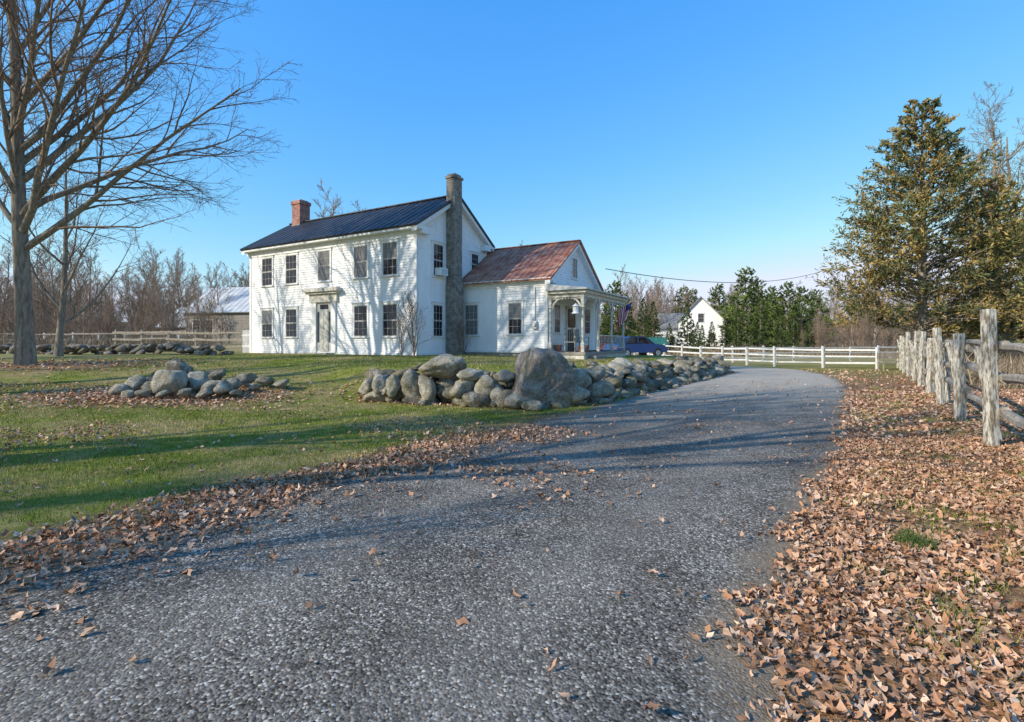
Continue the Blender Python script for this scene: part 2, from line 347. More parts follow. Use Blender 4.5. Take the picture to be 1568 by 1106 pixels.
cx=rng.uniform(1.6,12,560); cy=rng.uniform(2,18,560); k=(dR(cx,cy)>.15); cx,cy=cx[k],cy[k]
x=np.repeat(cx,80)+rng.normal(0,.11,len(cx)*80); y=np.repeat(cy,80)+rng.normal(0,.11,len(cx)*80)
parts.append(blades(x,y,.03,.085,.006,[(.13,.20,.025),(.21,.28,.04),(.34,.35,.08)]))
x=2.95+rng.normal(0,.06,500); y=3.75+rng.normal(0,.06,500); parts.append(blades(x,y,.06,.15,.005,[(.05,.09,.02),(.09,.14,.04)]))
V,F,C=cat(parts); obj_np('grass',V,F,[M_grassb],col=C)
# ---------------------------------------------------------------- rocks
import bmesh
def ico(sub):
    bm=bmesh.new(); bmesh.ops.create_icosphere(bm,subdivisions=sub,radius=1); bm.verts.ensure_lookup_table()
    a=np.array([v.co[:] for v in bm.verts]); f=np.array([[v.index for v in q.verts] for q in bm.faces]); bm.free(); return a,f
I2,I3,I5=ico(2),ico(3),ico(5)
def rock(rg,c,s,rz=None,npl=9,col=None,tilt=.25,k=70,amp=1,ic=I3):
    IV,IF=ic
    pn=rg.normal(size=(npl,3)); pn/=np.linalg.norm(pn,axis=1)[:,None]; pd=rg.uniform(.48,.92,npl)
    dt=IV@pn.T; r=np.where(dt>.05,pd[None]/np.maximum(dt,.05),9); r=np.minimum(r,1.12)
    rs=-np.log(np.exp(-k*r).sum(1)+1e-30)/k; rs=np.minimum(rs,1.1)
    for fr,am in ((3,.05),(6,.035),(12,.025),(20,.016)):
        for q in range(3):
            w_=rg.normal(size=3)*fr; rs=rs+amp*am*.6*np.sin(IV@w_+rg.uniform(0,6))
    V=IV*rs[:,None]*np.array(s)/.80
    a=rg.uniform(0,6.28) if rz is None else rz
    t=rg.normal(0,tilt); ca,sa=math.cos(t),math.sin(t)
    V=V@np.array([[1,0,0],[0,ca,sa],[0,-sa,ca]]); t=rg.normal(0,tilt); ca,sa=math.cos(t),math.sin(t)
    V=V@np.array([[ca,0,sa],[0,1,0],[-sa,0,ca]])
    ca,sa=math.cos(a),math.sin(a); V=V@np.array([[ca,sa,0],[-sa,ca,0],[0,0,1]])
    V=V+np.array(c)
    if col is None:
        pal=np.array([(.29,.26,.20),(.37,.33,.25),(.21,.19,.15),(.50,.44,.34),(.31,.26,.17),(.17,.155,.13)]); col=pal[rg.integers(0,6)]*rg.uniform(.75,1.2)
    return V,IF,np.repeat(np.array(col)[None],len(V),0)
rg=np.random.default_rng(5)
parts=[]
wl=WALL[2:10]; seg=np.linalg.norm(np.diff(wl,axis=0),axis=1); cum=np.concatenate([[0],np.cumsum(seg)])
def along(s):
    x=np.interp(s,cum,wl[:,0]); y=np.interp(s,cum,wl[:,1]); x2=np.interp(s+.05,cum,wl[:,0]);y2=np.interp(s+.05,cum,wl[:,1])
    if s+.05>=cum[-1]: x2,y2=x+.5,y+.85
    d=np.array([x2-x,y2-y]);d/=np.linalg.norm(d); return x,y,d
s=0.3
while s<cum[-1]:
    x,y,d=along(s); nx,ny=d[1],-d[0]
    hmax=(.66 if s<12 else .60)*rg.uniform(.7,1.15)
    zc=0;lay=0
    base=h1(x+nx*.6,y+ny*.6)
    while zc<hmax:
        sz=rg.uniform(.11,.27)*(1.2 if lay==0 else 1)
        off=.34-.16*lay+rg.normal(0,.10)
        hz=sz*rg.uniform(.42,.85)
        parts.append(rock(rg,(x+nx*off+rg.normal(0,.08),y+ny*off+rg.normal(0,.08),base+zc+hz*.7),(sz*1.25,sz*.95,hz)))
        zc+=hz*1.4; lay+=1
    s+=rg.uniform(.22,.36)
for i in range(60):
    s_=rg.uniform(0,cum[-1]); x,y,d=along(s_); sz=rg.uniform(.10,.24)
    off=rg.uniform(-.7,.15); xx,yy=x+d[1]*off,y-d[0]*off
    parts.append(rock(rg,(xx,yy,max(h1(xx,yy),.6)+sz*.25),(sz*1.25,sz,sz*.55)))
for i in range(50):
    s_=rg.uniform(0,cum[-1]); x,y,d=along(s_); sz=rg.uniform(.06,.16)
    off=rg.uniform(.45,.85); xx,yy=x+d[1]*off,y-d[0]*off
    parts.append(rock(rg,(xx,yy,h1(xx,yy)+sz*.3),(sz*1.2,sz,sz*.6)))
lt=(.56,.51,.40)
for (x,y,z,sx,sy,sz) in ((-3.35,12.95,.40,.19,.2,.24),(-2.95,12.7,.36,.16,.2,.28),(-2.5,12.55,.42,.19,.2,.36),(-2.05,12.4,.42,.2,.2,.35),(-3.7,13.1,.36,.2,.2,.2),(-1.15,12.2,.42,.34,.25,.2),(-1.0,12.2,.74,.3,.25,.13),(-.65,12.0,.45,.3,.2,.24),(-.3,12.0,.3,.2,.2,.22),(.1,11.5,.16,.22,.18,.17),(.45,11.3,.10,.2,.18,.12),(-.2,12.0,.74,.22,.2,.13),(1.6,12.6,.6,.3,.3,.30),(1.5,12.3,.25,.35,.3,.26),(2.1,13.1,.66,.4,.3,.22),(2.2,13.0,.25,.35,.3,.24)):
    parts.append(rock(rg,(x,y,z),(sx,sy,sz),col=np.array(lt)*rg.uniform(.65,1.05),tilt=.1))
V,F,C=cat(parts); obj_np('stone_wall',V,F,[M_rock],col=C,smooth=True)
rg=np.random.default_rng(27)
V,F,C=rock(rg,(.60,11.9,.44),(.66,.52,.74),rz=.3,npl=9,col=(.38,.32,.27),tilt=.12,k=60,amp=.8,ic=I5); obj_np('boulder',V,F,[M_rock],col=C,smooth=True)
V,F,C=rock(rg,(-1.72,12.7,.93),(.50,.42,.27),rz=.1,npl=10,col=(.50,.43,.31),tilt=.05,amp=.8,ic=I5); obj_np('boulder',V,F,[M_rock],col=C,smooth=True)
parts=[]
for (px_,py_,D,sz,fl,cc) in ((262,588,12.3,.32,1.0,1.1),(205,586,12.7,.26,.7,1.1),(182,598,12.4,.2,.7,1),(300,572,12.9,.27,.9,1.1),(322,590,12.2,.24,.6,1),(340,583,12.3,.21,.9,1.2),(235,596,12.3,.23,.6,.7),(285,600,12,.18,.5,.7),(312,600,12,.16,.6,.8),(355,576,12.8,.24,.6,.8),(375,570,13.4,.24,.5,.8),(405,572,13.4,.22,.5,.8),(430,578,13.3,.18,.5,.8),(275,560,13.6,.36,.9,.5),(240,570,13.2,.27,.8,.6),(330,562,13.8,.26,.7,.6),(195,604,12,.14,.6,.9),(385,582,13,.15,.6,1),(250,604,11.9,.14,.5,.9),(220,602,12,.14,.6,.8),(360,590,12.3,.13,.6,.8)):
    x=(px_-784)/784*D; zz=1.5-(py_-525)/784*D
    zz=max(h1(x,D)+sz*.3,min(zz,h1(x,D)+sz*1.0)); parts.append(rock(rg,(x,D,zz),(sz,sz*.9,sz*fl),col=np.array((.44,.40,.31))*cc))
V,F,C=cat(parts); obj_np('rock_pile',V,F,[M_rock],col=C,smooth=True)
parts=[]
for i in range(260):
    t=i/260; x=-34+t*20+rg.normal(0,.2); y=26-1.5*t+rg.normal(0,.25); sz=rg.uniform(.10,.24)
    parts.append(rock(rg,(x,y,h1(x,y)+rg.uniform(.0,.42)),(sz*1.3,sz,sz*.6),col=np.array((.29,.26,.22))*rg.uniform(.6,1.2),ic=I2))
V,F,C=cat(parts); obj_np('field_stone_wall',V,F,[M_rock],col=C,smooth=True)
# ---------------------------------------------------------------- trees
def tubes(polys,sides):
    Vs,Fs,Ms=[],[],[];o=0
    for pts,rs,lev in polys:
        s=sides[lev]; P_=np.array(pts); R=np.array(rs); d=P_[-1]-P_[0]; d/=np.linalg.norm(d)+1e-9
        ref=np.array([0,0,1.]) if abs(d[2])<.9 else np.array([1.,0,0]); u_=np.cross(d,ref);u_/=np.linalg.norm(u_);v_=np.cross(d,u_)
        a=np.arange(s)*2*math.pi/s
        ring=np.cos(a)[:,None]*u_+np.sin(a)[:,None]*v_
        V=(P_[:,None]+R[:,None,None]*ring[None]).reshape(-1,3); k=len(P_)
        i=np.arange(k-1)[:,None]*s; j=np.arange(s)[None]; j2=(j+1)%s
        Fq=np.stack([i+j,i+j2,i+s+j2,i+s+j],-1).reshape(-1,4)+o
        Vs.append(V);Fs.append(Fq);Ms.append(np.full(len(Fq),0 if lev<2 else 1)); o+=len(V)
    return np.concatenate(Vs),np.concatenate(Fs),np.concatenate(Ms)
def norm(v): return v/(math.sqrt(v[0]*v[0]+v[1]*v[1]+v[2]*v[2])+1e-9)
def bare_polys(seed,Ht,r0,counts,ratio,start=.25,rmin=.006,ang=(.5,.95),lean=(0,0),up=(.0,.10,.06,.03,.02),wob=(.05,.09,.13,.16,.2),l1=.5,trunkn=12,rk=.018,flare=1.35,extra=()):
    rg=np.random.default_rng(seed); out=[]; mx=len(counts)
    segs=(trunkn,9,6,4,3)
    def grow(p,d,L,r,lev):
        n=segs[lev]; pts=[p];rs=[r];ds=[d]
        for i in range(n):
            d=norm(d+rg.normal(0,wob[lev],3)+np.array([0,0,up[lev]])); p=p+d*(L/n)
            pts.append(p);ds.append(d); f=(i+1)/n
            rs.append(max(r*(1-.85*f**(1.0 if lev else 1.1)),rmin*.6))
        if lev==0: rs[0]*=flare
        out.append((pts,rs,lev))
        if lev<mx:
            c=counts[lev]
            if lev==0:
                for (f,az,a,LL) in extra:
                    q=f*n; i=int(q); pp=pts[i]+(pts[i+1]-pts[i])*(q-i); hz=np.array([math.cos(az),math.sin(az),0])
                    grow(pp,norm(ds[i+1]*math.cos(a)+hz*math.sin(a)),LL,min(rs[i]*.75,LL*rk*1.15),1)
            for k in range(c):
                f=start+(1-start)*(k+rg.uniform(0,1))/c if lev==0 else .12+.88*(k+rg.uniform(0,1))/c
                f=min(f,.99); q=f*n; i=int(q); pp=pts[i]+(pts[i+1]-pts[i])*(q-i); dd=ds[i+1]
                a=rg.uniform(*ang)
                if lev==0:
                    az=k*2.4+rg.uniform(-.5,.5)
                    hz=np.array([math.cos(az),math.sin(az),0]); nd=norm(dd*math.cos(a)+hz*math.sin(a)); LL=Ht*l1*(1.15-.75*(f-start)/(1-start))*rg.uniform(.8,1.1)
                else:
                    ref=norm(np.cross(dd,norm(rg.normal(size=3)))); nd=norm(dd*math.cos(a)+ref*math.sin(a)); LL=L*ratio*(1.15-.6*f)*rg.uniform(.7,1.2)
                rr=max(min((rs[i]*.6),LL*rk if lev==0 else LL*.011),rmin)
                grow(pp,nd,LL,rr,lev+1)
    grow(np.array([0,0,-.15]),norm(np.array([lean[0],lean[1],1.])),Ht,r0,0)
    return out
def bare_tree_mesh(name,seed,Ht,r0,counts,ratio,mats,sides=(10,7,4,3,3),**k):
    V,F,Mi=tubes(bare_polys(seed,Ht,r0,counts,ratio,**k),sides)
    return mesh_np(name,V,F,mats,matidx=Mi,smooth=True)
me_big=bare_tree_mesh('maple_bare',4,18,.27,(19,13,8,5),.44,[M_bark,M_twig],start=.24,rmin=.0075,ang=(.35,.8),l1=.50,lean=(.0,0),rk=.0115,wob=(.025,.07,.12,.15,.18),up=(0,.03,.02,.0,0),flare=1.2,
    extra=((.23,.1,.95,9.6),(.29,-.3,.85,10.2),(.36,.35,.8,9.8),(.27,2.9,.7,7.5),(.33,-1.5,.6,7),(.42,0,.75,9.2),(.5,.2,.8,8.6),(.3,.9,.9,8.8)))
me_sh=bare_tree_mesh('maple_bare_b',14,16,.28,(12,8,6),.42,[M_bark,M_twig],sides=(8,5,3,3),start=.3,rmin=.013,ang=(.35,.8),l1=.45,rk=.014)
me_mid=bare_tree_mesh('tree_bare',9,11,.17,(12,9,7,4),.42,[M_bark,M_twig],start=.15,rmin=.008,ang=(.5,.95),l1=.5,lean=(.1,.05),rk=.013)
def place(name,me,x,y,s=1,rz=0,parent=None,dz=0,sz=None):
    o=bpy.data.objects.new(name,me); o.location=(x,y,h1(x,y)+dz); o.rotation_euler=(0,0,rz); o.scale=(s,s,sz or s); return link(o,parent)
place('maple_tree',me_big,-17.1,18,1,0)
place('bare_tree',me_mid,-19.5,22,.85,1.0)
place('bare_tree',me_mid,34,35,1.5,2.5); place('bare_tree',me_mid,38,37,1.6,.6)
# neighbours on the lawn, left of the view
for (x,y,s_,rz_) in ((-13.5,3.0,1,.4),(-17.5,1.6,1.0,1.1),(-22,8,1.05,4.1),(-19,11.5,.9,.9),(-13,4.6,.75,2.2),(-11.2,1.4,.85,3.7)):
    place('maple_tree',me_sh,x,y,s_,rz_)
place('maple_tree',me_sh,-42,-17,1.6,5.2)
place('maple_tree',me_sh,-7.4,1.2,.30,1.2)
place('bare_tree',me_mid,-26,14,1.2,3.0); place('bare_tree',me_mid,-28,16,1.3,1.0)
# background trees
far=[bare_tree_mesh('far_tree_%d'%i,40+i,11,.14,(15,10,7),.45,[M_twigfar,M_twigfar],sides=(5,3,3,3),start=.08,rmin=.018,ang=(.35,.9),l1=.42,trunkn=7) for i in range(4)]
R=random.Random(8)
bp_=empty('distant_treeline')
for i in range(360):
    x=R.uniform(-140,140); y=R.uniform(78,116)+ (18 if x>0 else 0)
    if abs(x)>y*1.15: continue
    if -.3*y<x<.12*y and R.random()<.8: continue
    place('bare_wood',far[i%4],x,y,R.uniform(.75,1.3),R.uniform(0,6.28),bp_)
for (x,y,s) in ((-38,46,.8),(-46,52,.9),(-33,58,.75),(-52,50,.9),(-42,66,1.0),(-36,70,1.0),(-48,40,.7),(-30,70,1),(-25.5,58,.95),(-60,60,1),(-27,72,1.0),(-55,64,1.1),(-49,70,1.1),(-64,70,1.1),(-33,50,.6),(-57,55,.9),(-33,78,1.1),(-38,80,1.1),(-29,48,.55),(-35.5,52,.65)):
    place('bare_wood',far[R.randrange(4)],x,y,s,R.uniform(0,6.28),bp_)
for (x,y,s) in ((-22,58,1.45),(.5,55,.95),(2.5,58,.9),(-18,60,1.3),(54,50,1.5),(62,55,1.5),(58,44,1.35),(40,60,.8),(24,88,1.0),(50,46,1.2)):
    place('bare_tree',far[R.randrange(4)],x,y,s,R.uniform(0,6.28))
xs=np.linspace(-420,420,300); rows_=[]
for k,(y0,hh) in enumerate(((118,-.5),(128,3.0),(150,7.0),(190,9.0),(240,9.5))):
    rows_.append(np.stack([xs,np.full(300,y0)+6*np.sin(xs*.02+k),hh*(.85+.12*np.sin(xs*.05+k)+.08*np.sin(xs*.31)+.06*np.sin(xs*.83))],1))
V=np.concatenate(rows_); idx=np.arange(5*300).reshape(5,300); F=np.stack([idx[:-1,:-1],idx[:-1,1:],idx[1:,1:],idx[1:,:-1]],-1).reshape(-1,4)
M_hill=pmat('wooded_hill',(.13,.095,.065),(.30,.22,.15),.5,1,1.2,1.0,spec=0)
obj_np('wooded_hill',V,F,[M_hill])
# brush and undergrowth
def brush_mesh(name,seed,n,rad,hlo,hhi,pal,w=.012):
    rg=np.random.default_rng(seed); x=rg.normal(0,rad*.5,n);y=rg.normal(0,rad*.5,n);h=rg.uniform(hlo,hhi,n)*rg.uniform(.4,1,n)*(.55+.45*np.sin(x*1.3+y*.9+seed))
    h=np.maximum(h,.15); a=rg.uniform(0,6.283,n); la=rg.uniform(0,6.283,n); ln=h*rg.uniform(.1,1.1,n)
    mid=np.stack([x+np.cos(la)*ln*.4,y+np.sin(la)*ln*.4,h*.6],1); tip=np.stack([x+np.cos(la)*ln,y+np.sin(la)*ln,h],1); b=np.stack([x,y,0*x-.1],1)
    o=np.stack([np.cos(a)*w,np.sin(a)*w,0*a],1)
    V=np.stack([b-o,b+o,mid-o,mid+o,tip],1).reshape(-1,3); k=np.arange(n)*5
    F_=np.concatenate([np.stack([k,k+1,k+3],1),np.stack([k,k+3,k+2],1),np.stack([k+2,k+3,k+4],1)])
    pal=np.array(pal);c=np.repeat(pal[rg.integers(0,len(pal),n)]*rg.uniform(.7,1.2,n)[:,None],5,0)
    return mesh_np(name,V,F_,[M_brush],col=c)
bpal=[(.26,.20,.13),(.36,.28,.18),(.19,.145,.11),(.44,.36,.23),(.30,.21,.14)]
br=[brush_mesh('brush_%d'%i,60+i,1500,2.6,.4,2.0,bpal,.018) for i in range(3)]
sh=bare_tree_mesh('bare_shrub_mesh',77,1.9,.03,(14,6,4),.5,[M_twig,M_twig],sides=(4,3,3,3),start=.05,rmin=.006,ang=(.2,.7),l1=.8,trunkn=6)
be=empty('brush')
for i in range(100):
    y=R.uniform(30,66); x=R.uniform(-1.15*y,-.52*y-3.5)
    place('brush_clump',br[i%3],x,y,R.uniform(.45,.85),R.uniform(0,6.28),be)
for i in range(90):
    y=R.uniform(40,70); x=R.uniform(-1.15*y,-.50*y-3.5)
    place('undergrowth',far[i%4],x,y,R.uniform(.18,.42),R.uniform(0,6.28),be)
for i in range(80):
    y=R.uniform(52,80); x=R.uniform(.1*y,1.1*y)
    place('brush_clump',br[i%3],x,y,R.uniform(.6,1.0),R.uniform(0,6.28),be)
for i in range(50):
    y=R.uniform(50,80); x=R.uniform(.55*y,1.1*y)
    place('undergrowth',far[i%4],x,y,R.uniform(.25,.5),R.uniform(0,6.28),be)
for i in range(34):
    y=R.uniform(18,44); x=R.uniform(.9*y,1.1*y)
    place('brush_clump',br[i%3],x,y,R.uniform(.5,.9),R.uniform(0,6.28),be)
# conifers
def conifer_mesh(name,seed,Ht,prof,nl,nb,nleaf,lsize,pal,limbup=.25,base=.08,yel=None,tr=.2,droop=0,wid=.38,lv=(.62,1.12)):
    rg=np.random.default_rng(seed); polys=[([np.array([0,0,-.2]),np.array([.1,0,Ht*.5]),np.array([0.05,.05,Ht*.97])],[tr,tr*.6,.02],0)]
    C0=[];D0=[];Cc=[]
    pal=np.array(pal)
    for i in range(nl):
        f=base+(1-base)*(i+rg.uniform(0,1))/nl; L=prof(f)*Ht*rg.uniform(*lv); az=i*2.399+rg.normal(0,.3); z=f*Ht
        upa=limbup+.5*f+rg.normal(0,.12)
        d=norm(np.array([math.cos(az),math.sin(az),upa])); p0=np.array([0,0,z])
        k=6; tt=np.linspace(0,1,k+1); pts=p0+d*L*tt[:,None]; pts[:,2]-=droop*L*tt**2; pts[1:]+=rg.normal(0,.04*L,(k,3))*tt[1:,None]
        polys.append((list(pts),list(np.maximum(.035*(1-tt)*L/3,.008)),1))
        nbb=max(3,int(nb*L/ (prof(.3)*Ht+.01)))
        cl=pal[rg.integers(0,len(pal))]*rg.uniform(.75,1.2)
        for j in range(nbb):
            t=.22+.78*math.sqrt(rg.uniform(0,1)); q=t*k; ii=min(int(q),k-1); bp0=pts[ii]+(pts[ii+1]-pts[ii])*(q-ii)
            bd=norm(d*.6+rg.normal(0,.55,3)+np.array([0,0,.1])); BL=L*.28*rg.uniform(.5,1.2)*(1.25-t*.6)+.1
            s_=rg.uniform(0,1,nleaf); cc=bp0+bd*BL*s_[:,None]+rg.normal(0,.05*BL+.02,(nleaf,3))
            C0.append(cc); D0.append(np.repeat(bd[None],nleaf,0)+rg.normal(0,.4,(nleaf,3))); 
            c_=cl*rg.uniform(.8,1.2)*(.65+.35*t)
            if yel is not None and rg.uniform()<yel[0]: c_=np.array(yel[1])*rg.uniform(.7,1.2)
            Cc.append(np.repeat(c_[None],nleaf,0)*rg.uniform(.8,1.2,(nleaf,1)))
    c=np.concatenate(C0);d=np.concatenate(D0);d/=np.linalg.norm(d,axis=1)[:,None]; col=np.concatenate(Cc); n=len(c)
    r=rg.normal(size=(n,3)); u_=np.cross(d,r);u_/=np.linalg.norm(u_,axis=1)[:,None]
    sl=lsize*rg.uniform(.6,1.4,n)[:,None]
    V=np.stack([c-d*sl,c-u_*sl*wid,c+d*sl,c+u_*sl*wid],1).reshape(-1,3); F_=np.arange(n*4).reshape(-1,4)
    Vt,Ft,Mt=tubes(polys,(8,4)); 
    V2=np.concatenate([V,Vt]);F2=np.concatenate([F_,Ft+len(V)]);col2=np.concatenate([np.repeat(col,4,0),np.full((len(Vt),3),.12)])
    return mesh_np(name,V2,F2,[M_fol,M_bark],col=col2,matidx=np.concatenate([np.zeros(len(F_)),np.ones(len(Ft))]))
green=[(.065,.095,.03),(.085,.12,.04),(.12,.155,.05)]
cedp=lambda f: .345*min(1,(f/.22)**.5)*(1-max(0,f-.22)/.81)**.72
ced=conifer_mesh('cedar_crown',2,15.0,cedp,300,24,12,.115,[(.14,.145,.055),(.20,.18,.07),(.13,.14,.065),(.30,.22,.08),(.11,.13,.05)],limbup=.3,base=.12,yel=(.28,(.38,.27,.10)),tr=.26,droop=.1,wid=.28,lv=(.52,1.18))
place('cedar_tree',ced,23.2,29,1,0)
ced2=conifer_mesh('cedar_crown_b',12,10.5,cedp,150,18,10,.14,[(.24,.18,.07),(.16,.155,.065),(.32,.23,.09)],limbup=.25,base=.12,yel=(.4,(.38,.27,.11)),tr=.2,droop=.1,wid=.28,lv=(.55,1.2))
place('cedar_tree',ced2,29.3,31,1.08,2)
sp1=conifer_mesh('spruce_a',31,11,lambda f:.24*(1-f)**.85+.01,120,15,10,.16,green,limbup=-.15,base=.03,tr=.15,droop=.05,wid=.3)
sp2=conifer_mesh('pine_b',32,12,lambda f:.27*min(1,(f/.3)**.6+.3)*(1-max(0,f-.3)/.75)**.6,110,15,10,.19,[(.12,.165,.04),(.17,.22,.055),(.09,.13,.04)],limbup=.3,base=.08,tr=.18,wid=.28,lv=(.5,1.25))
pl=empty('evergreen_treeline')
def Xp(p,y): return (p-784)/784*y
for (p,y,s,k) in ((942,62,.68,1),(960,75,.75,0),(1000,60,.58,0),(1052,66,.60,0),(1060,104,1.0,1),(1100,100,1.0,1),(1120,90,.75,0),(1142,78,1.0,1),(1165,66,.72,0),(1185,74,.7,1),(1205,72,.78,1),(1228,76,.84,1),(1160,92,1.05,1),(1090,64,.36,0),(1130,64,.5,0),(1215,62,.45,0),(1180,90,.95,1),(985,84,.8,0),(1240,64,.4,0),(1046,110,1.05,1),(1250,90,.85,1),(1025,58,.34,0),(1068,58,.36,0),(1195,58,.42,0),(1480,50,.5,0),(1540,48,.5,1),(930,66,.6,0),(1075,62,.34,0),(1110,60,.40,0)):
    x=Xp(p,y); place('evergreen',sp2 if k else sp1,x,y,s*R.uniform(.94,1.06),R.uniform(0,6.28),pl)
# ---------------------------------------------------------------- farmhouse
HX,HY=-4.1,22.0
house=empty('white_farmhouse',(HX,HY,0),RAD(-30))
L=11.7; Dp=5.5; m_=.625; ZR0=6.78; yr=Dp/2; ZRg=ZR0+m_*yr
FF=((0,0),(-1,0),(0,-1)); FG=((0,0),(0,1),(1,0)); FB=((0,Dp),(-1,0),(0,1)); FLf=((-L,0),(0,1),(-1,0))
w=MB()
w.siding(FF,1.0,6.5,lambda z:(0,L)); w.siding(FB,1.0,6.5,lambda z:(0,L))
gc=lambda z:(0,Dp) if z<6.66 else ((z-6.66)/m_,Dp-(z-6.66)/m_)
w.siding(FG,1.0,8.4,gc); w.siding(FLf,1.0,8.4,gc)
WL=4.72; WD=6.0; mw=.66
FWf=((0,3.1),(1,0),(0,-1)); FWg=((WL,3.1),(0,1),(1,0)); FWb=((0,3.1+WD),(1,0),(0,1))
w.siding(FWf,1.1,4.3,lambda z:(0,WL)); w.siding(FWb,1.1,4.3,lambda z:(-4,WL))
gw=lambda z:(0,WD) if z<4.4 else ((z-4.4)/mw,WD-(z-4.4)/mw)
w.siding(FWg,1.1,6.3,gw)
w.siding(((-4,3.1+WD),(0,-1),(-1,0)),1.1,4.3,lambda z:(0,WD-2.4))
w.obj('clapboard_walls',[M_white],house)
t=MB()
for FR,LL in ((FF,L),(FB,L)):
    t.wb(FR,-.03,.13,1.0,6.1,0,.035); t.wb(FR,LL-.13,LL+.03,1.0,6.1,0,.035)
    t.wb(FR,-.03,LL+.03,6.1,6.36,0,.04); t.wb(FR,-.30,LL+.30,6.36,6.50,0,.33)
    t.wb(FR,-.03,LL+.03,.94,1.06,0,.05)
for FR in (FG,FLf):
    t.wb(FR,.035,.13,1.0,6.1,0,.035);t.wb(FR,Dp-.13,Dp-.035,1.0,6.1,0,.035); t.wb(FR,.05,Dp-.05,.94,1.06,0,.05)
    t.wb(FR,.0,.55,6.20,6.50,.002,.30); t.wb(FR,Dp-.55,Dp,6.20,6.50,.002,.30)
for xx in (.01,-L-.27):
    for sgn,y0 in ((1,-.33),(-1,Dp+.33)):
        za=ZR0-.33*m_-.13; 
        a=(y0,za); b_=(yr,ZRg-.13)
        t.hexa([(xx,a[0],a[1]-.2),(xx+.26,a[0],a[1]-.2),(xx+.26,b_[0],b_[1]-.2),(xx,b_[0],b_[1]-.2),(xx,a[0],a[1]),(xx+.26,a[0],a[1]),(xx+.26,b_[0],b_[1]),(xx,b_[0],b_[1])])
t.wb(FWf,WL-.12,WL+.03,1.1,4.0,0,.035); t.wb(FWf,.02,WL+.03,4.0,4.2,0,.04); t.wb(FWf,.05,WL+.28,4.2,4.32,0,.26); t.wb(FWf,.02,WL+.03,1.04,1.16,0,.05)
t.wb(FWg,.04,.14,1.1,4.0,0,.035); t.wb(FWg,.0,.4,4.1,4.32,.002,.27); t.wb(FWg,WD-.14,WD-.02,1.1,4.0,0,.035)
ZE=4.46; yw=3.1+WD/2; ZWR=ZE+mw*WD/2
for y0 in (3.1-.26,3.1+WD+.26):
    za=ZE-.26*mw-.1; zb=ZWR-.1
    t.hexa([(WL+.01,y0,za-.17),(WL+.25,y0,za-.17),(WL+.25,yw,zb-.17),(WL+.01,yw,zb-.17),(WL+.01,y0,za),(WL+.25,y0,za),(WL+.25,yw,zb),(WL+.01,yw,zb)])
t.wb(FF,4.93,5.25,1.0,3.45,.0,.10); t.wb(FF,6.30,6.62,1.0,3.45,.0,.10)
t.obj('white_trim',[M_trim],house,.006)
d=MB()
d.wb(FF,4.80,6.75,3.45,3.85,0,.14,0); d.wb(FF,4.68,6.87,3.85,3.95,0,.26,0); d.wb(FF,4.55,7.0,3.95,4.10,0,.36,0); d.wb(FF,4.7,6.85,4.10,4.16,0,.25,0)
d.wb(FF,5.25,6.30,1.0,3.45,0,.03,1)
d.wb(FF,5.48,6.07,1.08,3.05,.03,.06,1)
for a_,b_ in ((1.2,1.9),(2.05,2.9)):
    for c_ in (5.54,5.81): d.wb(FF,c_,c_+.2,a_,b_,.06,.075,0)
d.wb(FF,5.30,5.43,1.5,3.0,.03,.04,2); d.wb(FF,6.12,6.25,1.5,3.0,.03,.04,2); d.wb(FF,5.48,6.07,3.12,3.35,.03,.04,2)
d.wb(FF,5.1,6.45,.85,1.0,0,.5,3); d.wb(FF,5.0,6.55,.6,.85,0,.85,3)
d.obj('front_door',[M_oldtrim,M_greydoor,M_glassd,M_found],house,.006)
wi=MB()
def window(FR,tc,z0,z1,wd,cur=0,cas=.09,cols=3):
    a,b=tc-wd/2,tc+wd/2
    wi.wb(FR,a-cas,a,z0,z1,0,.05,0); wi.wb(FR,b,b+cas,z0,z1,0,.05,0)
    wi.wb(FR,a-cas-.02,b+cas+.02,z1,z1+.11,0,.06,0); wi.wb(FR,a-cas-.05,b+cas+.05,z1+.11,z1+.14,0,.10,0)
    wi.wb(FR,a-cas-.03,b+cas+.03,z0-.06,z0,0,.09,0)
    zm=(z0+z1)/2
    wi.wb(FR,a,b,z0,zm,.0,.026,3 if cur==2 else 2); wi.wb(FR,a,b,zm,z1,0,.031,3 if cur else 2)
    for (p,q,dd) in ((z0,zm,.038),(zm,z1,.044)):
        wi.wb(FR,a,a+.03,p,q,.02,dd,1); wi.wb(FR,b-.03,b,p,q,.02,dd,1); wi.wb(FR,a+.03,b-.03,p,p+.035,.02,dd,1); wi.wb(FR,a+.03,b-.03,q-.03,q,.02,dd,1)
        for i in range(1,cols):
            x=a+(b-a)*i/cols; wi.wb(FR,x-.007,x+.007,p+.035,q-.03,.02,dd-.004,1)
        wi.wb(FR,a+.03,b-.03,(p+q)/2-.007,(p+q)/2+.007,.02,dd-.006,1)
for i,tc_ in enumerate((10.19,8.23,5.79,3.31,1.5)): window(FF,tc_,4.5,5.95,.84,cur=(0,0,2,2,1)[i])
for i,tc_ in enumerate((10.19,8.23,3.31,1.5)): window(FF,tc_,1.78,3.2,.84,cur=(1,0,0,0)[i])
window(FG,1.45,4.5,5.95,.7); window(FG,1.42,1.78,3.2,.66); window(FG,4.4,4.9,5.95,.6)
window(FWf,.75,1.86,3.28,.72,cur=2); window(FWf,3.12,1.88,3.28,.68,cur=1)
window(FWg,2.95,4.62,5.58,.6,cols=2)
window(FWg,.95,1.95,3.2,.6,cur=1); window(FWg,4.6,1.95,3.2,.7)
for tc_ in (2.5,6,9.5): window(FB,tc_,4.5,5.95,.78); 
wi.obj('sash_windows',[M_trim,M_sash,M_glassd,M_curtain],house)
r=MB()
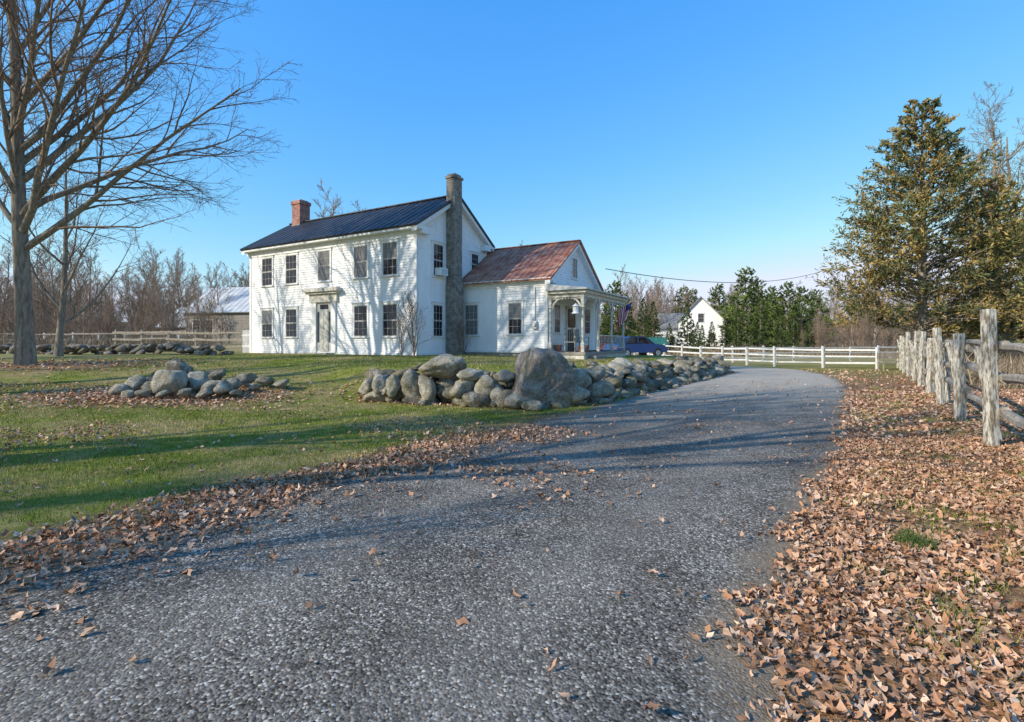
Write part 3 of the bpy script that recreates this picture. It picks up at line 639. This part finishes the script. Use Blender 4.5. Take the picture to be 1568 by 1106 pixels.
def slope(x0,x1,ye,ze,yr_,zr,th,mi,step,rib=.035):
    n_=Vector((0,-(zr-ze),(yr_-ye))); n_=n_.normalized()*(1 if (yr_-ye)>0 else -1)
    if n_.z<0:n_=-n_
    o=n_*th
    A=[Vector((x0,ye,ze)),Vector((x1,ye,ze)),Vector((x1,yr_,zr)),Vector((x0,yr_,zr))]
    r.hexa([p-o for p in A]+A,mi)
    x=x0+.02
    while x<x1:
        B=[Vector((x,ye,ze)),Vector((x+.035,ye,ze)),Vector((x+.035,yr_,zr)),Vector((x,yr_,zr))]
        r.hexa([p+n_*.001 for p in B]+[p+n_*rib for p in B],mi); x+=step
slope(-L-.32,.32,-.40,ZR0-.40*m_,yr,ZRg,.09,0,.45,.018)
slope(-L-.32,.32,Dp+.40,ZR0-.40*m_,yr-.001,ZRg,.09,0,.45,.018)
r.beam((-L-.33,yr,ZRg+.02),(.33,yr,ZRg+.02),.22,.05,0)
slope(.03,WL+.30,3.1-.30,ZE-.30*mw,yw,ZWR,.07,1,.3,.02)
slope(-4,WL+.30,3.1+WD+.30,ZE-.30*mw,yw-.001,ZWR,.07,1,.3,.02)
r.beam((.03,yw,ZWR+.015),(WL+.31,yw,ZWR+.015),.18,.04,1)
r.obj('metal_roofs',[M_roofblue,M_rust],house)
f_=MB(); f_.box(-L+.03,-.03,.03,Dp-.03,-.2,.99); f_.box(-.03,WL-.03,3.13,3.07+WD,-.2,1.09); f_.obj('foundation',[M_found],house)
c_=MB()
c_.box(.03,.55,2.0,2.7,.3,4.2); c_.box(.03,.50,2.05,2.65,4.2,9.1); c_.box(.0,.55,2.0,2.7,9.1,9.22); c_.box(.05,.48,2.1,2.6,9.22,9.32)
c_.obj('stone_chimney',[M_brickgrey],house,.01)
c_=MB(); c_.box(-11.45,-10.75,2.4,3.1,8.0,9.5); c_.box(-11.5,-10.7,2.35,3.15,9.5,9.7); c_.box(-11.4,-10.8,2.45,3.05,9.7,9.78,1)
c_.box(-11.46,-10.74,2.39,3.11,8.1,8.32,1)
c_.obj('brick_chimney',[M_brick,M_found],house,.01)
ac=MB(); ac.wb(FG,1.2,1.72,4.53,4.86,.03,.38); ac.wb(FG,1.25,1.67,4.57,4.82,.38,.39,1); ac.obj('window_air_conditioner',[M_trim,M_porchgrey],house,.01)
em=MB(); em.wb(FWf,4.05,4.25,2.1,2.45,.02,.13); em.cyl((4.15,3.06,2.45),(4.15,3.06,3.95),.02,.02,8,1); em.cyl((4.15,2.95,2.3),(4.15,2.9,2.3),.08,.08,12,1); em.obj('electric_meter',[M_porchgrey,M_porchgrey],house)
# porch
p=MB(); PX=6.42; Y0=3.05; Y1=8.75
p.box(WL+.03,PX+.08,Y0,Y1,.98,1.1,1); p.box(WL+.05,PX+.02,Y0+.05,Y1-.05,.5,.98,0)
for yy in np.arange(Y0,Y1,.14): p.box(WL+.03,PX+.09,yy,yy+.012,1.1,1.104,2)
for (x,y) in ((PX-.07,Y0+.12),(PX-.07,5.0),(PX-.07,6.8),(PX-.07,Y1-.12),(WL+.12,Y0+.12)):
    p.box(x-.07,x+.07,y-.07,y+.07,1.104,1.5); p.cyl((x,y,1.5),(x,y,2.3),.05,.065,12); p.cyl((x,y,2.3),(x,y,3.05),.065,.05,12); p.box(x-.065,x+.065,y-.065,y+.065,3.05,3.44); p.box(x-.085,x+.085,y-.085,y+.085,3.0,3.05)
p.box(WL+.03,PX,Y0+.05,Y0+.19,3.44,3.66); p.box(PX-.14,PX,Y0+.19,Y1-.05,3.44,3.66)
p.box(WL+.03,PX+.12,Y0-.08,Y0+.05,3.60,3.72);p.box(PX,PX+.12,Y0+.05,Y1+.05,3.60,3.72)
def bracket(x,y,dx,dy,s=.5):
    K=8
    for i in range(K):
        a0=math.pi/2*i/K;a1=math.pi/2*(i+1)/K
        q=lambda a,rr:(s-rr*math.cos(a) , 3.44-s+rr*math.sin(a)) 
        pts=[q(a0,s),q(a1,s),q(a1,s-.07),q(a0,s-.07)]
        P3=lambda u,v,o:(x+dx*u-dy*o,y+dy*u+dx*o,v)
        p.hexa([P3(*pp,-.02) for pp in pts]+[P3(*pp,.02) for pp in pts])
    p.beam((x,y,3.40),(x+dx*s,y+dy*s,3.40),.04,.05)
bracket(PX-.14,Y0+.12,-1,0); bracket(WL+.19,Y0+.12,1,0)
for yy in (Y0+.19,5.07,6.87): bracket(PX-.07,yy,0,1)
for yy in (4.93,6.73,Y1-.19): bracket(PX-.07,yy,0,-1)
for xx in np.arange(WL+.3,PX-.2,.13): p.box(xx,xx+.05,Y0+.10,Y0+.13,3.36,3.44)
for yy in np.arange(Y0+.3,Y1-.2,.13): p.box(PX-.085,PX-.055,yy,yy+.05,3.36,3.44)
for (a,b) in ((5.08,6.72),(6.88,Y1-.2)):
    p.box(PX-.10,PX-.04,a,b,1.80,1.85);p.box(PX-.10,PX-.04,a,b,1.22,1.26)
    for yy in np.arange(a+.1,b,.2): p.box(PX-.082,PX-.058,yy,yy+.024,1.26,1.80)
for i in range(2): p.box(PX+.09,PX+.4+.3*(1-i),3.5,4.8,.6 if i==0 else .78,.78 if i==0 else .94,1)
p.hexa([(WL+.03,Y0-.2,3.73),(PX+.25,Y0-.2,3.73),(PX+.25,Y1+.2,3.73),(WL+.03,Y1+.2,3.73),(WL+.03,Y0-.2,4.02),(PX+.25,Y0-.2,3.79),(PX+.25,Y1+.2,3.79),(WL+.03,Y1+.2,4.02)],3)
p.wb(FWg,2.0,2.9,1.1,3.1,.02,.06,2); p.wb(FWg,1.9,2.0,1.1,3.2,.02,.09,0);p.wb(FWg,2.9,3.0,1.1,3.2,.02,.09,0);p.wb(FWg,1.9,3.0,3.1,3.2,.02,.09,0); p.wb(FWg,2.1,2.8,2.1,2.95,.06,.07,4)
p.obj('porch',[M_oldtrim,M_deck,M_black,M_porchgrey,M_glassd],house,.004)
def chair(x,y,rz,nm):
    e=empty(nm,(x,y,1.104),rz); e.parent=house; q=MB()
    q.box(-.25,.25,-.25,.25,.40,.44)
    for a in (-.23,.2):
        q.box(a,a+.035,-.25,-.21,0,.62); q.beam((a+.017,.23,0),(a+.017,.33,1.05),.035,.035); q.box(a-.02,a+.055,-.28,.27,.62,.65)
    for k in range(5):
        xx=-.19+k*.09; q.beam((xx,.25,.44),(xx,.32,1.0),.04,.015)
    q.beam((-.25,.33,1.02),(.25,.33,1.02),.03,.08); q.obj('frame',[M_whitewood],e)
chair(5.5,3.75,.4,'porch_chair'); chair(5.4,5.4,1.4,'porch_chair')
hb=MB(); hb.cyl((6.1,3.0,3.4),(6.1,3.0,3.15),.005,.005,6,1)
for k,(ra,rb_) in enumerate(((.02,.17),(.12,.12),(.15,.17))): 
    zz=(3.15,3.02,2.78,2.72); hb.cyl((6.1,3.0,zz[k]),(6.1,3.0,zz[k+1]),ra,rb_,12)
hb.obj('hanging_bird_feeder',[M_trim,M_black],house)
pt=MB()
for (x,y,s_) in ((5.0,3.6,.2),(6.1,3.55,.16),(5.9,4.6,.18)):
    pt.cyl((x,y,1.104),(x,y,1.104+s_*1.5),s_*.7,s_,12)
pt.obj('flower_pots',[pmat('terracotta',(.25,.1,.06),(.35,.16,.1),6,.8)],house)
fl=empty('american_flag',(PX+.05,6.8,3.0),0); fl.parent=house
g_=MB(); pe=Vector((1.0,-.2,.45)); g_.cyl((0,0,0),pe,.014,.012,8,3)
def fp(u,v):
    q_=pe*(.18+.80*u); sw=.07*math.sin(u*14)*v
    return (q_.x-.35*v*u+.05*v,q_.y+sw,q_.z-.02-.85*v)
for i in range(20):
    for j in range(26):
        u0,u1=j/26,(j+1)/26; v0,v1=i/20,(i+1)/20
        g_.face([fp(u0,v0),fp(u1,v0),fp(u1,v1),fp(u0,v1)], 2 if (v0<.4 and u0>.54) else (0 if j%4<2 else 1))
g_.obj('cloth',[pmat('flag_red',(.45,.03,.04),(.5,.05,.05),4,.9),pmat('flag_white',(.6,.6,.6),(.65,.65,.65),4,.9),pmat('flag_blue',(.02,.03,.12),(.03,.04,.15),4,.9),M_whitewood],fl)
place('bare_shrub',sh,-4.0,20.9,1.15,0); place('bare_shrub',sh,-4.5,20.9,.8,2); place('bare_shrub',sh,-2.2,23.3,.7,1); 
# ---------------------------------------------------------------- other buildings
def gable_building(name,x,y,rz,W,Dd,ze,zr,wm,rm,wins=(),sid=.2,z0=None,gwins=()):
    e=empty(name,(x,y,h1(x,y) if z0 is None else z0),rz); q=MB(); mm=(zr-ze)/(Dd/2)
    q.siding(((0,0),(1,0),(0,-1)),-.5,ze,lambda z:(0,W),0,sid); q.siding(((0,Dd),(1,0),(0,1)),-.5,ze,lambda z:(0,W),0,sid)
    cl=lambda z:(0,Dd) if z<ze else ((z-ze)/mm,Dd-(z-ze)/mm)
    q.siding(((0,0),(0,1),(-1,0)),-.5,zr-.05,cl,0,sid); q.siding(((W,0),(0,1),(1,0)),-.5,zr-.05,cl,0,sid)
    q.obj('walls',[wm],e)
    global r; r=MB(); o=.35
    slope(-o,W+o,-o,ze+.1-o*mm,Dd/2,zr+.1,.12,0,.7,.03); slope(-o,W+o,Dd+o,ze+.1-o*mm,Dd/2-.001,zr+.1,.12,0,.7,.03); r.obj('roof',[rm],e)
    global wi; wi=MB()
    for (t_,a,b,w_) in wins: window(((0,0),(1,0),(0,-1)),t_,a,b,w_)
    for (t_,a,b,w_) in gwins: window(((0,0),(0,1),(-1,0)),t_,a,b,w_)
    if wins or gwins: wi.obj('windows',[M_trim,M_sash,M_glassd,M_curtain],e)
    return e
gable_building('grey_barn',-37.0,58,RAD(-12),12,8,3.6,6.6,M_barn,M_barnroof,wins=((1.5,1.2,2.6,.9),(3.2,1.2,2.6,.9)),sid=.3)
gable_building('barn_shed',-40.6,59,RAD(-12),3.6,6,2.0,4.2,M_barn,M_barnroof,sid=.3)
M_shingle=pmat('grey_shingles',(.19,.18,.17),(.29,.28,.26),3,.9)
gable_building('white_house',34.0,82,RAD(68),9,7,5.2,8.9,M_white,M_shingle,gwins=((1.9,1.5,3,.9),(5,1.5,3,.9),(3.5,4.8,6.2,.9)),sid=.25)
gable_building('white_cottage',25.5,88,RAD(-8),7,6,4.0,6.6,M_white,M_shingle,wins=((2,1.2,2.5,.9),(5,1.2,2.5,.9)),sid=.25)
M_greenroof=pmat('green_roof',(.03,.12,.08),(.05,.17,.11),2,.5)
gable_building('run_in_shed',13.0,56,RAD(-8),3.6,3,1.2,1.9,M_barn,M_greenroof,sid=.3)
# ---------------------------------------------------------------- fences
def rail_fence(name,pts,ph,rails,mp,mr,sp=2.4,pw=.13,rw=.05,rh=.12,jit=.03,seed=1,extra=False,side=1):
    rr=random.Random(seed); e=empty(name,(0,0,0)); q=MB(); k=MB(); P=[]
    for (a,b) in zip(pts[:-1],pts[1:]):
        n_=max(1,round(math.dist(a,b)/sp)); P+=[(a[0]+(b[0]-a[0])*i/n_,a[1]+(b[1]-a[1])*i/n_) for i in range(n_)]
    P.append(pts[-1]); D=[]
    for (x,y) in P:
        g=h1(x,y); hh=ph+rr.uniform(-jit,jit)*3; lx,ly=rr.uniform(-jit,jit)*1.5,rr.uniform(-jit,jit)*1.5; D.append((x,y,g))
        q.beam((x,y,g-.3),(x+lx,y+ly,g+hh),pw*rr.uniform(.9,1.1),pw*rr.uniform(.8,1.1))
    for i,(A_,B_) in enumerate(zip(D[:-1],D[1:])):
        dx,dy=B_[0]-A_[0],B_[1]-A_[1]; l=math.hypot(dx,dy); o_=pw*.55+rw*.5+.006; nx,ny=side*dy/l*o_,-side*dx/l*o_
        for j,h_ in enumerate(rails):
            s0,s1=rr.uniform(-jit,jit)*1.8,rr.uniform(-jit,jit)*1.8
            ww=rh*rr.uniform(.7,1.15)
            if extra:
                pts3=[(A_[0]-dx/l*.12+nx,A_[1]-dy/l*.12+ny,A_[2]+h_+s0)]
                for q_ in (.35,.7): pts3.append((A_[0]+dx*q_+nx*rr.uniform(.85,1.2),A_[1]+dy*q_+ny*rr.uniform(.85,1.2),A_[2]+h_+s0+(s1-s0)*q_+rr.uniform(-.03,.015)))
                pts3.append((B_[0]+dx/l*.12+nx*1.05,B_[1]+dy/l*.12+ny*1.05,B_[2]+h_+s1))
                for a3,b3 in zip(pts3[:-1],pts3[1:]):
                    k.cyl(a3,b3,ww*.5,ww*.48,7)
            else: k.beam((A_[0]-dx/l*.12+nx,A_[1]-dy/l*.12+ny,A_[2]+h_+s0),(B_[0]+dx/l*.12+nx*1.05,B_[1]+dy/l*.12+ny*1.05,B_[2]+h_+s1),rw,ww)
    if extra:
        for i,A_ in enumerate(D):
            x,y,g=A_; o=rr.uniform(.5,.9); 
            q.beam((x+.57*o+.16,y+.82*o-.1,g-.2),(x+.57*o+rr.uniform(-.05,.3),y+.82*o+rr.uniform(-.2,.35),g+ph*rr.uniform(.72,.92)),.085,.08)
    q.obj('posts',[mp],e,.014); k.obj('rails',[mr],e,0 if extra else .012); return e
fd=(.5715,.8206)
fa=(6.85-fd[0]*6.2,7.3-fd[1]*6.2); fb=(6.85+fd[0]*27.9,7.3+fd[1]*27.9)
rail_fence('split_rail_fence',[fa,fb],1.80,(1.50,1.02,.52),M_greywood,M_wood,3.1,.135,.09,.14,.06,3,True)
rail_fence('white_board_fence',[(20.6,28.9),(16.4,32),(14.0,38),(11,46)],1.22,(1.08,.7,.32),M_fencewhite,M_fencewhite,2.4,.11,.03,.10,.02,5)
rail_fence('white_board_fence',[(14.0,38),(30,42),(48,46)],1.2,(1.08,.7,.32),M_fencewhite,M_fencewhite,2.6,.11,.03,.10,.02,5)
rail_fence('wooden_fence',[(-24,31),(-18.5,30),(-15.5,29.5)],1.3,(1.15,.75,.35),M_wood,M_wood,1.8,.12,.04,.12,.03,6)
rail_fence('pasture_fence',[(-52,44),(-36,42),(-26,40)],1.2,(1.05,.6),M_fencewhite,M_wood,2.6,.12,.04,.1,.03,7)
g=empty('white_picket_gate',(0,0,0)); q=MB()
for i in range(9):
    x=-15.05+i*.12; y=28.6-i*.06; q.box(x,x+.08,y,y+.02,h1(x,y)-.1,h1(x,y)+1.25)
q.beam((-15.1,28.66,1.3),(-13.95,28.08,1.3),.03,.09);q.beam((-15.1,28.66,1.9),(-13.95,28.08,1.9),.03,.09); q.obj('pickets',[M_fencewhite],g)
cb=MB(); a=Vector((5.0,27.4,5.45)); b_=Vector((44,62,13.2)); pr=None
for i in range(41):
    t_=i/40; pt_=a.lerp(b_,t_); pt_.z-=4*2.2*t_*(1-t_)
    if pr is not None: cb.cyl(pr,pt_,.022,.022,5)
    pr=pt_
cb.obj('power_cable',[M_black])
up=MB(); up.cyl((44,62,-.2),(44,62,13.6),.17,.12,12); up.beam((43,62.5,13.2),(45,61.5,13.2),.1,.12); up.obj('utility_pole',[M_wood])
def car(name,x,y,rz,col):
    e=empty(name,(x,y,h1(x,y)+.02),rz); q=MB()
    lo=[(-2.2,.35),(-2.25,.7),(-2.05,.92),(-1.3,.98),(1.0,1.0),(1.95,.88),(2.2,.68),(2.22,.35)]
    def extr(pf,w0,w1,mi):
        n_=len(pf); A_=[(p_[0],-w0,p_[1]) for p_ in pf];B_=[(p_[0],w0,p_[1]) for p_ in pf]
        q.face(A_,mi);q.face(B_[::-1],mi)
        for i in range(n_): j=(i+1)%n_; q.face([A_[i],A_[j],B_[j],B_[i]],mi)
    extr(lo,.88,.88,0); extr([(-1.55,.985),(-1.1,1.42),(.35,1.45),(1.1,1.0)],.76,.7,1); extr([(-1.12,1.42),(-1.0,1.48),(.25,1.5),(.4,1.44)],.74,.7,0)
    for xx in (-.35,.95,-1.45): q.beam((xx if xx!=.95 else 1.08,-.775,1.0),(xx if xx==-.35 else (.4 if xx==.95 else -1.08),-.765,1.44),.03,.06,0)
    for xx in (-1.4,1.35):
        for s_ in (-1,1): q.cyl((xx,s_*.72,.33),(xx,s_*.91,.33),.34,.34,18,2); q.cyl((xx,s_*.91,.33),(xx,s_*.92,.33),.2,.2,14,3)
    for s_ in(-1,1): q.box(2.15,2.24,s_*.65-.15,s_*.65+.15,.62,.75,3); q.box(-2.27,-2.18,s_*.7-.12,s_*.7+.12,.62,.8,4)
    pm=pmat(name+'_paint',col,tuple(c*1.1 for c in col),3,.25,spec=.6)
    q.obj('body',[pm,M_glassd,M_black,M_porchgrey,pmat('tail_light',(.4,.02,.02),(.4,.03,.02),3,.3)],e,.03)
car('blue_car',8.9,37,RAD(25),(.02,.08,.24)); car('red_car',7.3,41,RAD(20),(.4,.03,.03))
q=MB(); q.box(20.2,21.9,27.9,28.3,.42,.47); q.box(20.2,21.9,28.32,28.36,.6,.95)
for xx in (20.25,21.8): q.box(xx,xx+.06,27.9,27.96,0,.42); q.box(xx,xx+.06,28.3,28.36,0,.95)
q.obj('garden_bench',[M_wood])
# ---------------------------------------------------------------- light, sky, camera
S=Vector((-.9,-.43,0)).normalized(); el=RAD(29); sd=Vector((S.x*math.cos(el),S.y*math.cos(el),math.sin(el)))
li=bpy.data.lights.new('sun','SUN'); li.energy=5.0; li.angle=RAD(.5); li.color=(1,.92,.78)
so=bpy.data.objects.new('sun',li); so.rotation_euler=(-sd).to_track_quat('-Z','Y').to_euler(); COL.objects.link(so)
wd_=bpy.data.worlds.new('World'); SC.world=wd_; wd_.use_nodes=True; nt=wd_.node_tree
sk=N(nt,'ShaderNodeTexSky'); sk.sky_type='NISHITA'; sk.sun_disc=False; sk.sun_elevation=el; sk.sun_rotation=math.atan2(S.x,S.y)%(2*math.pi)
sk.air_density=1.0; sk.dust_density=.3; sk.ozone_density=2.2; sk.altitude=200
se=N(nt,'ShaderNodeSeparateColor'); nt.links.new(sk.outputs[0],se.inputs[0]); cc=N(nt,'ShaderNodeCombineColor')
for i,(pw_,k_,mx_) in enumerate(((1.38,1.75,.80),(.72,1.24,.88),(.34,1.38,1.05))):
    v=math_(nt,'MULTIPLY',se.outputs[i],.13); v=math_(nt,'POWER',v,pw_); v=math_(nt,'MULTIPLY',v,k_); v=math_(nt,'MINIMUM',v,mx_); v=math_(nt,'MULTIPLY',v,1/.15); nt.links.new(v,cc.inputs[i])
bg=nt.nodes['Background']; bg.inputs[1].default_value=.15
nt.links.new(cc.outputs[0],bg.inputs[0])
cam=bpy.data.cameras.new('camera'); cam.lens=18; cam.sensor_width=36; cam.shift_y=-.018; cam.clip_end=4000; cam.clip_start=.05
co=bpy.data.objects.new('camera',cam); co.location=(0,0,1.5); co.rotation_euler=(RAD(90),0,0); COL.objects.link(co); SC.camera=co
SC.view_settings.view_transform='Standard'; SC.view_settings.look='None'; SC.view_settings.exposure=0
